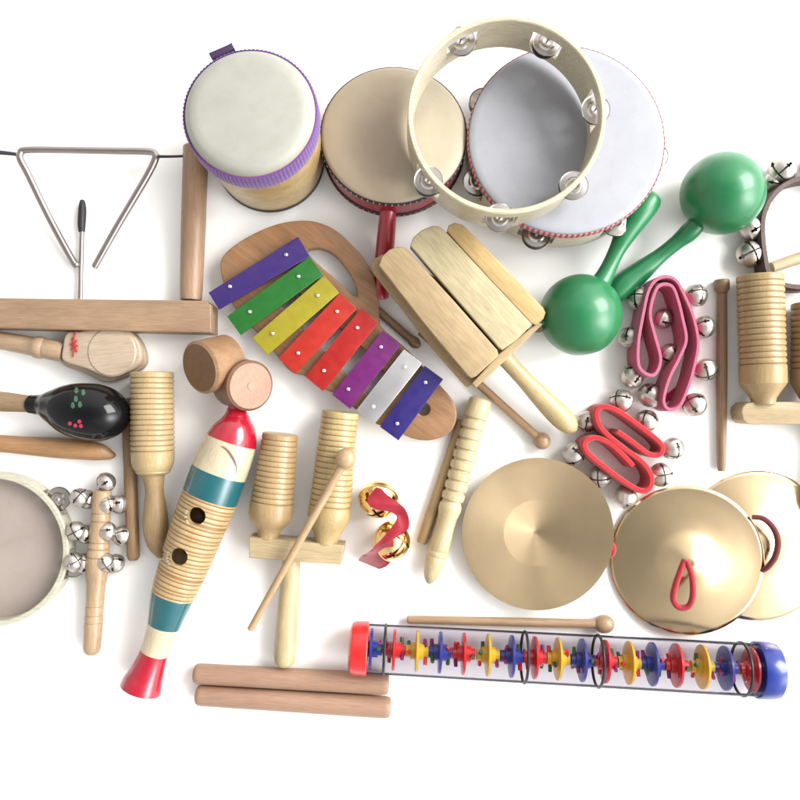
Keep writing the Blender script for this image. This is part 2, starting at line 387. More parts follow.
t = thing('tone_block', 'single ridged wooden tone block pointing down beside the black maraca', 'tone block', P(153, 460), 'ridged wooden tone blocks')
L = 95.0; pr = barrel_prof(L, 21.5, 15, .02, .77, .95)
n0 = len(pr)
pr += [(.80, 21.3), (.88, 20.6), (.93, 19), (.962, 16.8), (.972, 17.0), (.985, 15.5), (1.0, 11.5)]
mi = groove_idx(pr[:n0], 21.5)+[0]*(len(pr)-n0)
obj('barrel', straight((152, 372, 22), (153, 467+8, 22), pr, mi, 56), [wood(BW, 90, .9, .42, coat=.1), GROOVE], t)
obj('handle', path_tube([(153, 473, 22, 12), (154, 480, 21, 10), (154.5, 492, 19, 9), (155, 506, 17, 11), (155.5, 524, 15, 12.5), (157, 540, 14, 11), (160, 551, 12, 7.5), (161, 557, 11, 3.5), (161, 558, 11, .3)], 6, 36), wood((198, 162, 118), 90, .9, .45), t)
t = thing('straight_stick', 'straight brown wooden stick upright left of the single tone block', 'stick', P(132, 480))
obj('shaft', straight((127.5, 398, 7), (133.5, 560, 7), [(0, 5.6), (.02, 6.2), (.5, 6.4), (.97, 6.3), (.985, 5.9), (1, 4.5)]), wood((176, 136, 98), 88, .88, .5), t)

# ================================================================ bell stick
t = thing('bell_stick', 'turned wooden bell stick with silver bells standing beside the cream tambourine', 'bell stick', P(97, 570))
pr = [(0, 7.5), (.01, 9), (.10, 9.6), (.135, 9.3), (.14, 8.4), (.15, 9.3), (.18, 9.8), (.19, 8.6), (.2, 9.8), (.31, 10), (.318, 9), (.33, 10.2), (.35, 10.4), (.358, 9.2), (.37, 10.6), (.40, 11.0), (.408, 9.8), (.42, 11.2), (.47, 11.4), (.52, 10.6), (.58, 9.3), (.66, 8.9), (.70, 8.9), (.705, 8.1), (.715, 8.9), (.755, 8.9), (.76, 8.1), (.77, 9), (.80, 9), (.805, 8.3), (.815, 9), (.96, 8.6), (.985, 7.6), (1, 5)]
obj('handle', straight((102.5, 490, 16), (91.5, 654, 12), pr), wood((206, 170, 134), 94, .9, .4, coat=.15), t)
for zu, zv, z in ((265, 88, 15), (160, 150, 17), (192, 158, 11), (268, 175, 17), (318, 176, 11), (145, 285, 17), (182, 296, 11), (268, 285, 17), (325, 302, 11), (138, 408, 17), (176, 412, 11), (262, 410, 17), (300, 414, 11)):
    bell(t, 40+zu/4, 460+zv/4, z, .88)
for v in (498, 532, 563): obj('wire', tube_w(bmesh.new(), [P(76, v, 13), P(122, v+2, 13)], [.001]*2, 8), STEEL, t)
obj('wire', tube_w(bmesh.new(), [P(104, 494, 14), P(106, 482, 14)], [.001]*2, 8), STEEL, t)

# ================================================================ tambourines
def jingle_disc(bm, c, r, z, flip=1):
    pr = [(.0006, .0012*flip), (r*.32, .0026*flip), (r*.50, .0022*flip), (r*.62, .0004*flip), (r*.93, 0.0), (r, .0007*flip), (r*.99, -.0002*flip), (r*.60, -.0004*flip)]
    rings = []; seg = 36
    for rr, zz in pr: rings.append([bm.verts.new((c.x+rr*math.cos(2*PI*k/seg), c.y+rr*math.sin(2*PI*k/seg), z+zz)) for k in range(seg)])
    for i in range(len(rings)-1):
        for k in range(seg): bm.faces.new((rings[i][k], rings[i][(k+1) % seg], rings[i+1][(k+1) % seg], rings[i+1][k]))
def tambourine(label, cu, cv, rpx, zt, depth, wall, angs, jr, head, mwall, mhead, mtrim, group, tilt=None, lift=0, seg=180, jrad=0.5, slot_h=.5):
    c = P(cu, cv, zt); R = rpx*sc(zt)*.001; zb = (zt-depth)*.001; ztm = zt*.001; wl = wall*.001
    t = thing('tambourine', label, 'tambourine', (c.x, c.y, zb), group)
    zm = (zb+ztm)/2; sh = depth*.001*slot_h/2; half = math.degrees((jr+2.5)*.001/R)
    bm = bmesh.new()
    def inslot(k):
        a = 360*(k+.5)/seg
        return any(abs((a-x+180) % 360-180) < half for x in angs)
    ch = .0009
    zs = [zb, zm-sh, zm+sh, ztm]
    # rows: outer and inner wall in three bands, middle band open at the slots
    def ringv(r, z): return [bm.verts.new((c.x+r*math.cos(2*PI*k/seg), c.y+r*math.sin(2*PI*k/seg), z)) for k in range(seg)]
    o_ = [ringv(R, zs[0]+ch), ringv(R, zs[1]), ringv(R, zs[2]), ringv(R, zs[3]-ch)]
    i_ = [ringv(R-wl, zs[0]+ch), ringv(R-wl, zs[1]), ringv(R-wl, zs[2]), ringv(R-wl, zs[3]-ch)]
    tb = [ringv(R-ch, zs[3]), ringv(R-wl+ch, zs[3]), ringv(R-ch, zs[0]), ringv(R-wl+ch, zs[0])]
    def q(a, b_, k): k2 = (k+1) % seg; bm.faces.new((a[k], a[k2], b_[k2], b_[k]))
    for k in range(seg):
        for j in (0, 2): q(o_[j], o_[j+1], k); q(i_[j], i_[j+1], k)
        if not inslot(k): q(o_[1], o_[2], k); q(i_[1], i_[2], k)
        else: q(o_[1], i_[1], k); q(o_[2], i_[2], k)
        q(o_[3], tb[0], k); q(tb[0], tb[1], k); q(tb[1], i_[3], k); q(o_[0], tb[2], k); q(tb[2], tb[3], k); q(tb[3], i_[0], k)
        if inslot(k) and not inslot((k-1) % seg): bm.faces.new((o_[1][k], o_[2][k], i_[2][k], i_[1][k]))
        if inslot(k) and not inslot((k+1) % seg): k2 = (k+1) % seg; bm.faces.new((o_[1][k2], o_[2][k2], i_[2][k2], i_[1][k2]))
    obj('frame', bm, mwall, t)
    for a in angs:
        ar = math.radians(a); pc = Vector((c.x+(R-wl*jrad)*math.cos(ar), c.y+(R-wl*jrad)*math.sin(ar), 0)); bm = bmesh.new()
        jitter = Vector((random.uniform(-.0012, .0012), random.uniform(-.0012, .0012), 0))
        jingle_disc(bm, pc, jr*.001, zm+.0022, 1); jingle_disc(bm, pc+jitter, jr*.001, zm-.0022, -1)
        tube_w(bm, [Vector((pc.x, pc.y, zm-sh)), Vector((pc.x, pc.y, zm+sh))], [.0009, .0009], 10)
        obj('jingle', bm, SILVER, t)
    if head:
        bm = bmesh.new()
        if head == 'top': pr = [(0, ztm+.0012), (R*.6, ztm+.0012), (R*.93, ztm+.0013), (R-.001, ztm+.0010), (R+.0006, ztm-.0005), (R+.0008, ztm-.006)]
        else: pr = [(0, zb+.004), (R-wl-.0002, zb+.004)]
        lathe_z(bm, pr, c.x, c.y, 120); obj('drumhead', bm, mhead, t, 60)
        if mtrim:
            bm = bmesh.new(); pr = [(R+.0010, ztm-.0005), (R+.0018, ztm-.0011), (R+.0018, ztm-.0085), (R+.0008, ztm-.0090)]
            lathe_z(bm, pr, c.x, c.y, 220, mi=lambda i, k: (k % 2)); obj('trim', bm, mtrim, t)
    if tilt: t.rotation_euler = tilt; t.location.z += lift
    return t
def skin(name, c, c2=None, rough=.55, gx=None, blot=.05, transl=0):
    m, t, b = base_mat(name)
    tc = N(t, 'ShaderNodeTexCoord'); n = N(t, 'ShaderNodeTexNoise'); n.inputs['Scale'].default_value = 26; n.inputs['Detail'].default_value = 6
    t.links.new(tc.outputs['Object'], n.inputs['Vector'])
    A = col(*c); B = col(*(c2 or tuple(x*.97 for x in c)))
    r = ramp(t, [(.35, B), (.65, A)])
    if gx:                       # skin colour runs from tan to cream across the head
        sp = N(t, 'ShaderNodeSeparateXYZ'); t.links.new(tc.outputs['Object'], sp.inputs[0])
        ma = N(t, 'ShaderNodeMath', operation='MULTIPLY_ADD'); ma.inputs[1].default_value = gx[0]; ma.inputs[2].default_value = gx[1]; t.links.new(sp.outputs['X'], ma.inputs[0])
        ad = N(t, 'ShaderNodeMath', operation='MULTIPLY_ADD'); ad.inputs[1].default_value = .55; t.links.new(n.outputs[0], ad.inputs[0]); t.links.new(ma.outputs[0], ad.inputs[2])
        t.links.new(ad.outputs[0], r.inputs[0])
    else: t.links.new(n.outputs[0], r.inputs[0])
    st = N(t, 'ShaderNodeTexNoise'); st.inputs['Scale'].default_value = 70; st.inputs['Detail'].default_value = 8; st.inputs['Roughness'].default_value = .7; t.links.new(tc.outputs['Object'], st.inputs['Vector'])
    sr = ramp(t, [(.30, (.84, .82, .78)), (.52, (1, 1, 1))]); t.links.new(st.outputs[0], sr.inputs[0])
    sm_ = N(t, 'ShaderNodeMix', data_type='RGBA', blend_type='MULTIPLY'); sm_.inputs[0].default_value = .4; t.links.new(r.outputs[0], sm_.inputs[6]); t.links.new(sr.outputs[0], sm_.inputs[7])
    n2 = N(t, 'ShaderNodeTexNoise'); n2.inputs['Scale'].default_value = 400; n2.inputs['Detail'].default_value = 5; t.links.new(tc.outputs['Object'], n2.inputs['Vector'])
    t.links.new(sm_.outputs[2], b.inputs['Base Color']); b.inputs['Roughness'].default_value = rough
    bump(t, b, n2.outputs[0], .15, .0003)
    return m
CREAM = wood((232, 218, 194), 0, .95, .4, .5, .1, .05)
tambourine('open cream wooden tambourine without a head, on top of both drums', 507, 114.5, 99.5, 110, 54, 4.5, [117, 62, 9, -41, -92, -143], 13, None, CREAM, None, None, 'tambourines')
tambourine('white-headed tambourine with red and white trim under the open ring', 564.5, 147, 96, 46, 45, 4.5, [-107, -56, -5, 46, 97, 148, -158], 13.5, 'top', CREAM, skin('white_skin', (203, 205, 214), (196, 198, 207)), [paint('trim_red', (206, 60, 66), .7), paint('trim_pale', (232, 190, 190), .7)], 'tambourines', tilt=(math.radians(-6), 0, 0), lift=.009)
tambourine('grey-brown tambourine lying upside down, cut off by the left edge', -9, 550, 77, 20, 20, 5.5, [38, -12, 142, 180, 218], 12, 'bottom', wood((222, 214, 196), 0, .95, .4, .5, .1, .05), skin('grey_skin', (200, 184, 174), (191, 175, 165)), None, 'tambourines', jrad=-.6, slot_h=.6)

# ================================================================ bongo drum
zt = 112; c = P(250.5, 114.5, zt); R = 67*sc(zt)*.001
t = thing('bongo_drum', 'small bongo drum with white skin, purple band and pale wood shell', 'drum', (c.x, c.y, 0))
BONGO = t
bm = bmesh.new(); R0 = R
lathe_z(bm, [(R*.90, .001), (R*.915, .006), (R*.95, .045), (R*.985, .080), (R*.985, .104), (R*.93, .106)], c.x, c.y, 96)
obj('shell', bm, wood((226, 190, 132), 0, .8, .4, .3, .2), t)
bm = bmesh.new(); lathe_z(bm, [(R*.80, 0.0005), (R*.925, 0.0005), (R*.93, .0045), (R*.915, .0055)], c.x, c.y, 96); obj('base_ring', bm, paint('dark_edge', (62, 44, 44), .5), t)
bm = bmesh.new()
lathe_z(bm, [(0, .1120), (R*.74, .1120), (R*.86, .1112), (R*.93, .1090), (R*.975, .1050), (R*.99, .1000)], c.x, c.y, 96)
obj('drumhead', bm, skin('bongo_skin', (202, 202, 190), (194, 194, 182), .5), t, 60)
bm = bmesh.new(); seg = 300
pr = [(R*.992, .1045), (R*1.012, .1040), (R*1.02, .095), (R*1.02, .084), (R*.995, .078)]
rings = [[bm.verts.new((c.x+(r+(.0005 if (k % 3) else -.0003)*(1 if 0 < i < 4 else 0))*math.cos(2*PI*k/seg), c.y+(r+(.0005 if (k % 3) else -.0003)*(1 if 0 < i < 4 else 0))*math.sin(2*PI*k/seg), z)) for k in range(seg)] for i, (r, z) in enumerate(pr)]
for i in range(4):
    for k in range(seg): bm.faces.new((rings[i][k], rings[i][(k+1) % seg], rings[i+1][(k+1) % seg], rings[i+1][k]))
PURPLE = paint('purple_fabric', (124, 62, 168), .8, 0, .15, 700, sheen=.3)
obj('band', bm, PURPLE, t)
bm = plate([[(209, 54), (228, 45.5), (232, 43), (235, 49), (229, 53), (213, 61)]], 97, 104, 1); obj('band_knot', bm, paint('purple_dark', (72, 44, 88), .8), t)

BONGO.rotation_euler = (math.radians(-5.5), math.radians(-1.0), 0); BONGO.location = BONGO.location+Vector((.0005, -.0075, .004))   # leans back a little
# ================================================================ hand drum with the red handle
zt = 46; c = P(393.5, 139, 54); R = 73*sc(54)*.001
t = thing('hand_drum', 'round tan-skinned hand drum with red shell, beaded edges and red handle', 'drum', (c.x, c.y, 0), rot=(math.radians(-9), 0, 0))
bm = bmesh.new(); lathe_z(bm, [(R*.97, .0125), (R*1.0, .014), (R*1.0, .040), (R*.97, .041)], c.x, c.y, 96)
obj('shell', bm, paint('red_shell', (176, 26, 52), .4, .3), t)
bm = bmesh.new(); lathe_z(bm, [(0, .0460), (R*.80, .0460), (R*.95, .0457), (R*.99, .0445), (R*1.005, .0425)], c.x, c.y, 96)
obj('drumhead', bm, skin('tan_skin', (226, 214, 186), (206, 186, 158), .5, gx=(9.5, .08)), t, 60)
bm = bmesh.new(); lathe_z(bm, [(R*1.005, .0125), (R*.99, .010), (R*.9, .0085), (0, .0085)], c.x, c.y, 96); obj('drumhead', bm, skin('tan_skin_back', (200, 176, 150)), t, 60)
for za, zb_ in ((.0432, .0385), (.0165, .0118)):
    bm = bmesh.new(); seg = 150
    lathe_z(bm, [(R*1.004, za), (R*1.018, za-.0006), (R*1.018, zb_+.0006), (R*1.0, zb_)], c.x, c.y, seg)
    bm2 = bmesh.new()
    for k in range(75):
        a = 2*PI*k/75; p = Vector((c.x+R*1.02*math.cos(a), c.y+R*1.02*math.sin(a), (za+zb_)/2)); d = Vector((0, 0, .0017)); 
        tube_w(bm2, [p-d, p-d*.6, p+d*.6, p+d], [.0002, .0006, .0006, .0002], 8)
    tr_ = obj('edge_trim', bm, paint('black_trim', (50, 38, 40), .6), t); obj('beads', bm2, paint('bead_white', (214, 200, 190), .5), tr_)
obj('handle', path_tube([(389, 206, 22, 8.2), (388, 222, 14, 8.6), (386.5, 240, 3, 9), (384.5, 262, -7, 9), (383, 280, -12, 8.2), (381, 296, -14, 8.4), (380.6, 299, -15, 7.4), (380.5, 301, -15, .4)], 6, 32), paint('red_handle', (196, 22, 46), .3, .5), t)
t.location.z += .004

# ================================================================ xylophone
def Z1(x, y): return (200+x/3.077, 210+y/3.077)
t = thing('xylophone', 'hand xylophone with eight coloured metal bars on a wooden frame', 'xylophone', P(330, 340))
outer = [Z1(*p) for p in ((62, 165), (85, 125), (150, 80), (240, 42), (330, 32), (400, 52), (452, 92), (505, 150), (535, 205), (548, 262), (552, 335), (560, 362), (640, 432), (735, 535), (780, 590), (790, 640), (768, 685), (712, 708), (650, 702), (590, 672), (530, 652), (430, 575), (372, 545), (325, 512), (280, 498), (240, 452), (215, 420), (150, 350), (100, 290), (72, 225))]
h1 = [Z1(*p) for p in ((330, 122), (372, 118), (412, 138), (448, 178), (474, 222), (484, 262), (470, 262), (420, 215), (370, 172), (338, 140))]
h2 = [Z1(*p) for p in ((232, 250), (262, 232), (350, 290), (440, 372), (520, 445), (588, 540), (560, 585), (490, 545), (400, 455), (300, 350), (232, 272))]
XW = wood((184, 132, 92), -38, .82, .42, coat=.1)
obj('frame', plate([catmull(outer, 5, True), catmull(h1, 5, True), catmull(h2, 5, True), circ(*Z1(688, 613), 6.2)], 6, 19, 1.5), XW, t)
bars = [((320, 112), (42, 280), (72, 46, 134)), ((358, 171), (104, 356), (38, 132, 46)), ((405, 228), (184, 420), (196, 182, 44)), ((457, 279), (266, 480), (222, 52, 34)),
        ((523, 324), (351, 535), (206, 34, 26)), ((590, 393), (434, 590), (134, 28, 128)), ((656, 450), (508, 638), (216, 214, 222)), ((720, 500), (582, 688), (52, 36, 136))]
scr = [((265, 137), (92, 235)), ((303, 204), (153, 313)), ((362, 262), (223, 380)), ((422, 312), (302, 440)), ((484, 362), (381, 494)), ((557, 421), (456, 551)), ((629, 482), (532, 605)), ((694, 530), (607, 657))]
names = ['dark blue', 'green', 'yellow', 'orange-red', 'red', 'purple', 'silver', 'blue']
for i, (a, b_, cc) in enumerate(bars):
    A = Vector(Z1(*a)); B = Vector(Z1(*b_)); d = (B-A).normalized(); nrm = Vector((-d.y, d.x)); hw = 11.5
    q = [A+nrm*hw, B+nrm*hw*(.86 if i == 0 else 1), B-nrm*hw*(.86 if i == 0 else 1), A-nrm*hw]
    m_, tt, bb = base_mat('bar_enamel')
    if i == 6: mb = metal('bar_silver', (.74, .73, .74), .32)
    else:
        mb = paint('bar_enamel', cc, .36, .25, .04, 120); mb.node_tree.nodes['Principled BSDF'].inputs['Metallic'].default_value = .15
    br = obj('bar', plate([[(p.x, p.y) for p in q]], 24, 27.5, .5), mb, t, label=names[i]+' metal bar')
    for s_ in scr[i]:
        u, v = Z1(*s_); pc = P(u, v, 28); bm = bmesh.new()
        lathe_z(bm, [(0, .0296), (.0011, .0294), (.0019, .0287), (.0021, .0279)], pc.x, pc.y, 20); lathe_z(bm, [(.0010, .0279), (.0010, .019)], pc.x, pc.y, 12)
        obj('screw', bm, SCREW, br)
        pf = P(u, v, 24); bm = bmesh.new(); lathe_z(bm, [(.0008, .0242), (.0028, .0238), (.0028, .0194), (.0008, .019)], pf.x, pf.y, 18); obj('spacer', bm, paint('felt', (60, 50, 46), .9), br)

# ================================================================ mallets near the xylophone
def mallet(label, a, b_, rs, rb, c, zs, cat='mallet', name='mallet', group=None, rb2=None, off=.6):
    """a -> b_ is the shaft, ball at b_"""
    t = thing(name, label, cat, P((a[0]+b_[0])/2, (a[1]+b_[1])/2), group); ang = math.degrees(math.atan2(a[1]-b_[1], b_[0]-a[0]))
    A = Vector((a[0], a[1], zs[0])); B = Vector((b_[0], b_[1], zs[1]))
    r0, r1 = rs if hasattr(rs, '__len__') else (rs, rs)
    obj('shaft', straight(tuple(A), tuple(B), [(0, r0*.7), (.006, r0), (1, r1)], seg=24), wood(c, ang, .88, .45), t)
    d = (B-A).normalized(); L = (rb2 or rb)*1.0
    bm = bmesh.new(); pts = []; rr = []
    for k in range(17):
        th = PI*k/16; pts.append(P(*(B-d*L*math.cos(th)*1.0))); rr.append(max(rb*math.sin(th), .15)*sc(zs[1])*.001)
    obj('ball', tube_w(bm, pts, rr, 32), wood(c, ang, .9, .4, coat=.15), t)
    return t
mallet('wooden mallet poking out from under the boards, its ball beside the handle', (420, 331), (542, 441), (4.2, 4.2), 8.5, (208, 162, 122), (8, 9), group='wooden mallets')
mallet('mallet mostly hidden between the xylophone and the stacked clapper boards', (374, 307), (414, 342), (4.2, 4.4), 5.6, (168, 128, 100), (7, 8), group='wooden mallets', rb2=8)

# ================================================================ clapper made of boards
t = thing('board_clapper', 'wooden clapper of three parallel boards on a backing paddle with round handle', 'clapper', P(460, 310))
def Z2(x, y): return (370+x/3.2, 210+y/3.2)
obj('backing_board', plate([catmull([(372, 262), (381, 255), (396, 252), (412, 262), (440, 280), (530, 330), (538, 326), (520, 342), (500, 359), (472, 385), (467, 386), (462, 382), (430, 345), (400, 306), (374, 274)], 2, True)], 32, 41, 1.2), wood((206, 170, 124), -46, .85, .5), t)
b1 = [Z2(*p) for p in ((28, 178), (38, 148), (62, 126), (88, 117), (112, 119), (265, 286), (408, 448), (412, 466), (340, 532), (325, 538), (312, 530), (170, 360))]
b2 = [Z2(*p) for p in ((129, 114), (138, 88), (165, 64), (200, 50), (222, 52), (240, 66), (380, 218), (520, 366), (470, 415), (424, 448), (414, 442), (270, 278))]
b3 = [Z2(*p) for p in ((246, 68), (252, 48), (272, 40), (296, 46), (420, 170), (555, 312), (563, 328), (556, 348), (532, 368), (516, 362), (377, 215))]
for pts, c_, z0, z1 in ((b1, (206, 174, 132), 41.2, 57), (b2, (226, 206, 166), 41.3, 58), (b3, (236, 196, 134), 41.2, 57)):
    obj('board', plate([pts], z0, z1, 1.4), wood(c_, -47, .92, .5, .6), t)
obj('end_block', plate([[(472, 383), (500, 353), (538, 322), (543, 324), (508, 358), (476, 388)]], 42, 53, 1.0), wood((214, 184, 138), 35, .9, .5), t)
obj('handle', path_tube([(496, 348, 37, 8), (504, 357, 37, 8.6), (512, 366, 36, 8.2), (525, 380, 33, 8.6), (542, 398, 29, 10.4), (556, 412, 26, 11.6), (566, 422, 24, 10.8), (572, 428, 23, 7.5), (575, 431, 22.5, 3), (575.6, 431.6, 22.5, .3)], 6, 36), wood((226, 196, 146), -46, .92, .42, coat=.1), t)

# ================================================================ green maracas
def maraca_green(label, ball, r, hp):
    t = thing('maraca', label, 'maraca', P(ball[0], ball[1]), 'maracas')
    bm = bmesh.new(); bmesh.ops.create_uvsphere(bm, u_segments=64, v_segments=40, radius=r*sc(36)*.001)
    for v in bm.verts: v.co += v.co.normalized()*.0005*noise.noise(v.co*60)
    bmesh.ops.translate(bm, verts=bm.verts[:], vec=P(ball[0], ball[1], 38)); obj('head', bm, GREEN, t)
    obj('handle', path_tube(hp, 7, 36), GREEN, t); return t
maraca_green('green maraca at the upper right, its ball beside brown leather bells', (722.5, 193.5), 40.5, [(703, 218, 33, 9), (696, 225, 31, 9), (688, 233, 28, 9.5), (676, 243, 23, 7.6), (660, 256, 18, 7.8), (640, 272, 14, 11), (622, 286, 12, 12.5), (612, 297, 12, 9), (609, 300, 12, .4)])
maraca_green('green maraca whose ball touches the board clapper, handle reaching the white tambourine', (580.5, 315), 40.5, [(597, 288, 34, 12), (603, 279, 33, 9.5), (610, 265, 32, 8.0), (617, 250, 32, 8.2), (626, 233, 33, 11), (637, 216, 34, 13.2), (647, 204, 34, 12.6), (654, 197, 34, 9), (657, 194, 34, .4)])

# ================================================================ bell bands
def band(path, z0, z1, th, mats, parent, closed, name='strap', n=5):
    pts = catmull(path, n, closed); W = [P(u, v, z1) for u, v in pts]; bm = bmesh.new(); m_ = len(W)
    def col_(i, s_):
        a = W[(i-1) % m_] if closed else W[max(0, i-1)]; b_ = W[(i+1) % m_] if closed else W[min(m_-1, i+1)]
        d = (b_-a); d.z = 0
        if d.length < 1e-8: d = Vector((1, 0, 0))
        d.normalize(); nn = Vector((-d.y, d.x, 0))*th*.0005*s_; wob = noise.noise(Vector((i*.13, s_*0+z1, 2)))*.0012
        x, y = W[i].x+nn.x, W[i].y+nn.y
        return [bm.verts.new((x, y, z0*.001)), bm.verts.new((x, y, z1*.001-.0012+wob)), bm.verts.new((W[i].x+nn.x*.7, W[i].y+nn.y*.7, z1*.001+wob))]
    Ls = [col_(i, 1) for i in range(m_)]; Rs = [col_(i, -1) for i in range(m_)]
    for i in range(m_ if closed else m_-1):
        j = (i+1) % m_
        for S in (Ls, Rs):
            bm.faces.new((S[i][0], S[j][0], S[j][1], S[i][1])); f = bm.faces.new((S[i][1], S[j][1], S[j][2], S[i][2])); f.material_index = 1
        f = bm.faces.new((Ls[i][2], Ls[j][2], Rs[j][2], Rs[i][2])); f.material_index = 1
        bm.faces.new((Ls[i][0], Ls[j][0], Rs[j][0], Rs[i][0]))
    if not closed:
        for i in (0, m_-1): bm.faces.new((Ls[i][0], Ls[i][1], Ls[i][2], Rs[i][2], Rs[i][1], Rs[i][0]))
    return obj(name, bm, mats, parent)
t = thing('bell_band', 'magenta cloth band folded on edge with silver bells around it', 'bell band', P(668, 345), 'bell bands')
pth = [(50, 520), (46, 460), (60, 380), (76, 318), (105, 292), (140, 300), (165, 345), (186, 400), (196, 460), (184, 525), (170, 570), (150, 614), (124, 624), (110, 602), (124, 545), (150, 492), (166, 450), (158, 400), (146, 350), (130, 315), (102, 312), (86, 335), (76, 385), (88, 440), (102, 500), (84, 538)]
band([(620+x/2.5, 160+y/2.5) for x, y in pth], 2, 33, 3.4, [PINKCLOTH, PINKEDGE], t, True)
bm = plate([catmull([(662, 404), (672, 400), (684, 402), (688, 388), (680, 385), (670, 392), (663, 398)], 4, True)], 1, 4, .6); obj('strap_end', bm, PINKCLOTH, t)
for zu, zv, s_ in ((46, 345, 1.05), (190, 338, 1.05), (108, 397, .95), (210, 418, 1.02), (24, 445, 1.05), (123, 484, .95), (214, 525, 1.05), (30, 542, 1.08), (76, 588, 1.15), (186, 612, 1.1)):
    bell(t, 620+zu/2.5, 160+zv/2.5, 11, s_)
t = thing('bell_band', 'bright red cloth band folded in an S with silver bells, above brass cymbals', 'bell band', P(618, 445), 'bell bands')
def Z5(x, y): return (550+x/5.333, 380+y/5.333)
pth = [(360, 275), (440, 330), (530, 395), (590, 395), (592, 340), (485, 250), (375, 172), (300, 142), (252, 165), (262, 235), (310, 295), (400, 368), (495, 440), (542, 515), (532, 578), (480, 590), (380, 530), (280, 455), (205, 390), (186, 338), (240, 308), (320, 338), (400, 410), (445, 460)]
band([Z5(*p) for p in pth], 2, 33, 5.2, [REDCLOTH, REDEDGE], t, False)
for zu, zv, s_ in ((380, 112, 1.08), (515, 218, 1.05), (652, 365, 1.08), (592, 505, 1.05), (195, 222, 1.0), (128, 392, 1.1), (270, 515, 1.0), (405, 622, 1.08)):
    u, v = Z5(zu, zv); bell(t, u, v, 12, s_)
t = thing('bell_band', 'dark brown leather wrist ring with silver bells behind the green maraca', 'bell band', P(800, 225), 'bell bands')
band([(770, 274), (765.5, 256), (763.5, 236), (764, 216), (771, 199), (784, 185.5), (800, 179), (822, 177), (848, 188), (864, 214), (862, 244), (848, 268), (815, 286), (785, 285)], 2, 24, 5.5, [LEATHER, LEATHER], t, True)
for u, v, s_, z in ((782, 171, 1.2, 14), (772.5, 182, .9, 8), (766.5, 204, .7, 10), (751, 228, 1.15, 12), (750, 254, 1.22, 12), (812, 165, 1.1, 14)):
    bell(t, u, v, z, s_)
t = thing('wooden_stick', 'pale wooden stick slanting off the right edge above the double block', 'stick', P(800, 258))
obj('shaft', straight((770, 268, 6), (852, 240, 6), [(0, 4), (.02, 5.6), (.98, 6.4), (1, 5)]), wood((226, 200, 160), 18, .92, .5), t)

# ================================================================ knobbed stick
t = thing('knobbed_stick', 'slim brown wooden stick with a knob on top beside the magenta band', 'beater', P(722, 375))
obj('shaft', straight((722, 286, 6), (721.5, 471, 6), [(0, 4.6), (.1, 5.0), (.5, 5.4), (.9, 4.6), (.98, 4.2), (1, 3.4)]), wood((176, 138, 106), 90, .88, .45), t)
obj('knob', straight((721.5, 279.5, 7), (722, 293, 7), [(0, 6.2), (.06, 7.4), (.35, 7.8), (.75, 7.2), (1, 5.0)]), wood((170, 132, 98), 90, .9, .45), t)

# ================================================================ double tone blocks
def tone_pair(t, bars_):
    for (p0, p1, r, n, b_, tail, c_) in bars_:
        L = math.dist(p0[:2], p1[:2]); tp_ = 1.0 if p0[0] > 500 else .82 if p0[0] < 300 else .88; pr = barrel_prof(L, r, n, .02, b_, .95); n0 = len(pr)
        mi = groove_idx(pr, r); pr = [(t_, q_*(tp_+(1-tp_)*min(1, t_/b_))) for t_, q_ in pr]+tail
        mi = mi+[0]*len(tail)
        o = obj('barrel', straight(p0, p1, pr, mi, 56), [wood(c_, 90, .88, .4, coat=.12), GROOVE], t)
t = thing('double_tone_block', 'double ridged tone block on a crossbar with its handle above the two claves', 'tone block', P(297, 550), 'ridged wooden tone blocks')
tone_pair(t, [((280.5, 433.5, 24), (268, 538, 22), 21.8, 13, .66, [(.69, 22.0), (.78, 22.0), (.84, 19.6), (.88, 15), (.93, 11.8), (.97, 11), (1, 11)], (206, 170, 122)),
              ((340.5, 411.5, 24), (326, 543, 22), 21.2, 17, .72, [(.74, 21.5), (.80, 21.2), (.85, 19.0), (.90, 15.2), (.95, 12.4), (1, 11.5)], (220, 186, 130))])
obj('crossbar', plate([[(249, 537), (249, 558), (341, 565), (344, 545.5)]], 4, 32, 1.0), wood((218, 190, 150), -5, .9, .45), t)
obj('handle', path_tube([(291, 556, 16, 8.5), (291, 566, 16, 9.2), (290, 585, 16, 10), (288, 610, 16, 10.5), (286, 640, 16, 11.2), (285, 655, 15, 11), (285, 663, 15, 9), (285, 666.5, 15, 5), (285, 667, 15, .4)], 6, 36), wood((226, 200, 156), 88, .92, .4, coat=.1), t)
mallet('thin wooden beater with a ball laid across the double tone block', (250, 630), (346, 458.5), (3.4, 4.4), 10.5, (216, 178, 136), (34, 54), group='wooden mallets')
t = thing('double_tone_block', 'double ridged tone block at the right edge, on a rounded crossbar', 'tone block', P(790, 400), 'ridged wooden tone blocks')
tone_pair(t, [((760, 275, 27), (763.5, 404, 26), 22.5, 15, .70, [(.72, 22.6), (.84, 22.6), (.90, 17), (.95, 12.5), (1, 11)], (206, 172, 122)),
              ((817, 303, 27), (816, 404, 26), 24.0, 11, .66, [(.69, 23.6), (.80, 23.2), (.88, 19), (.95, 15), (1, 12.5)], (190, 152, 104))])
obj('crossbar', plate([[(741.5, 412), (743, 406.5), (747, 403), (753, 402), (900, 401), (900, 423.5), (753, 424.5), (747, 423.5), (743, 420)]], 3, 30, 1.2), wood((212, 184, 142), 0, .9, .45), t)
obj('handle', path_tube([(832, 420, 17, 9), (832, 450, 17, 10), (832, 500, 22, 11), (832, 520, 22, .4)], 5, 28), wood((206, 176, 134), 90, .9, .45), t)

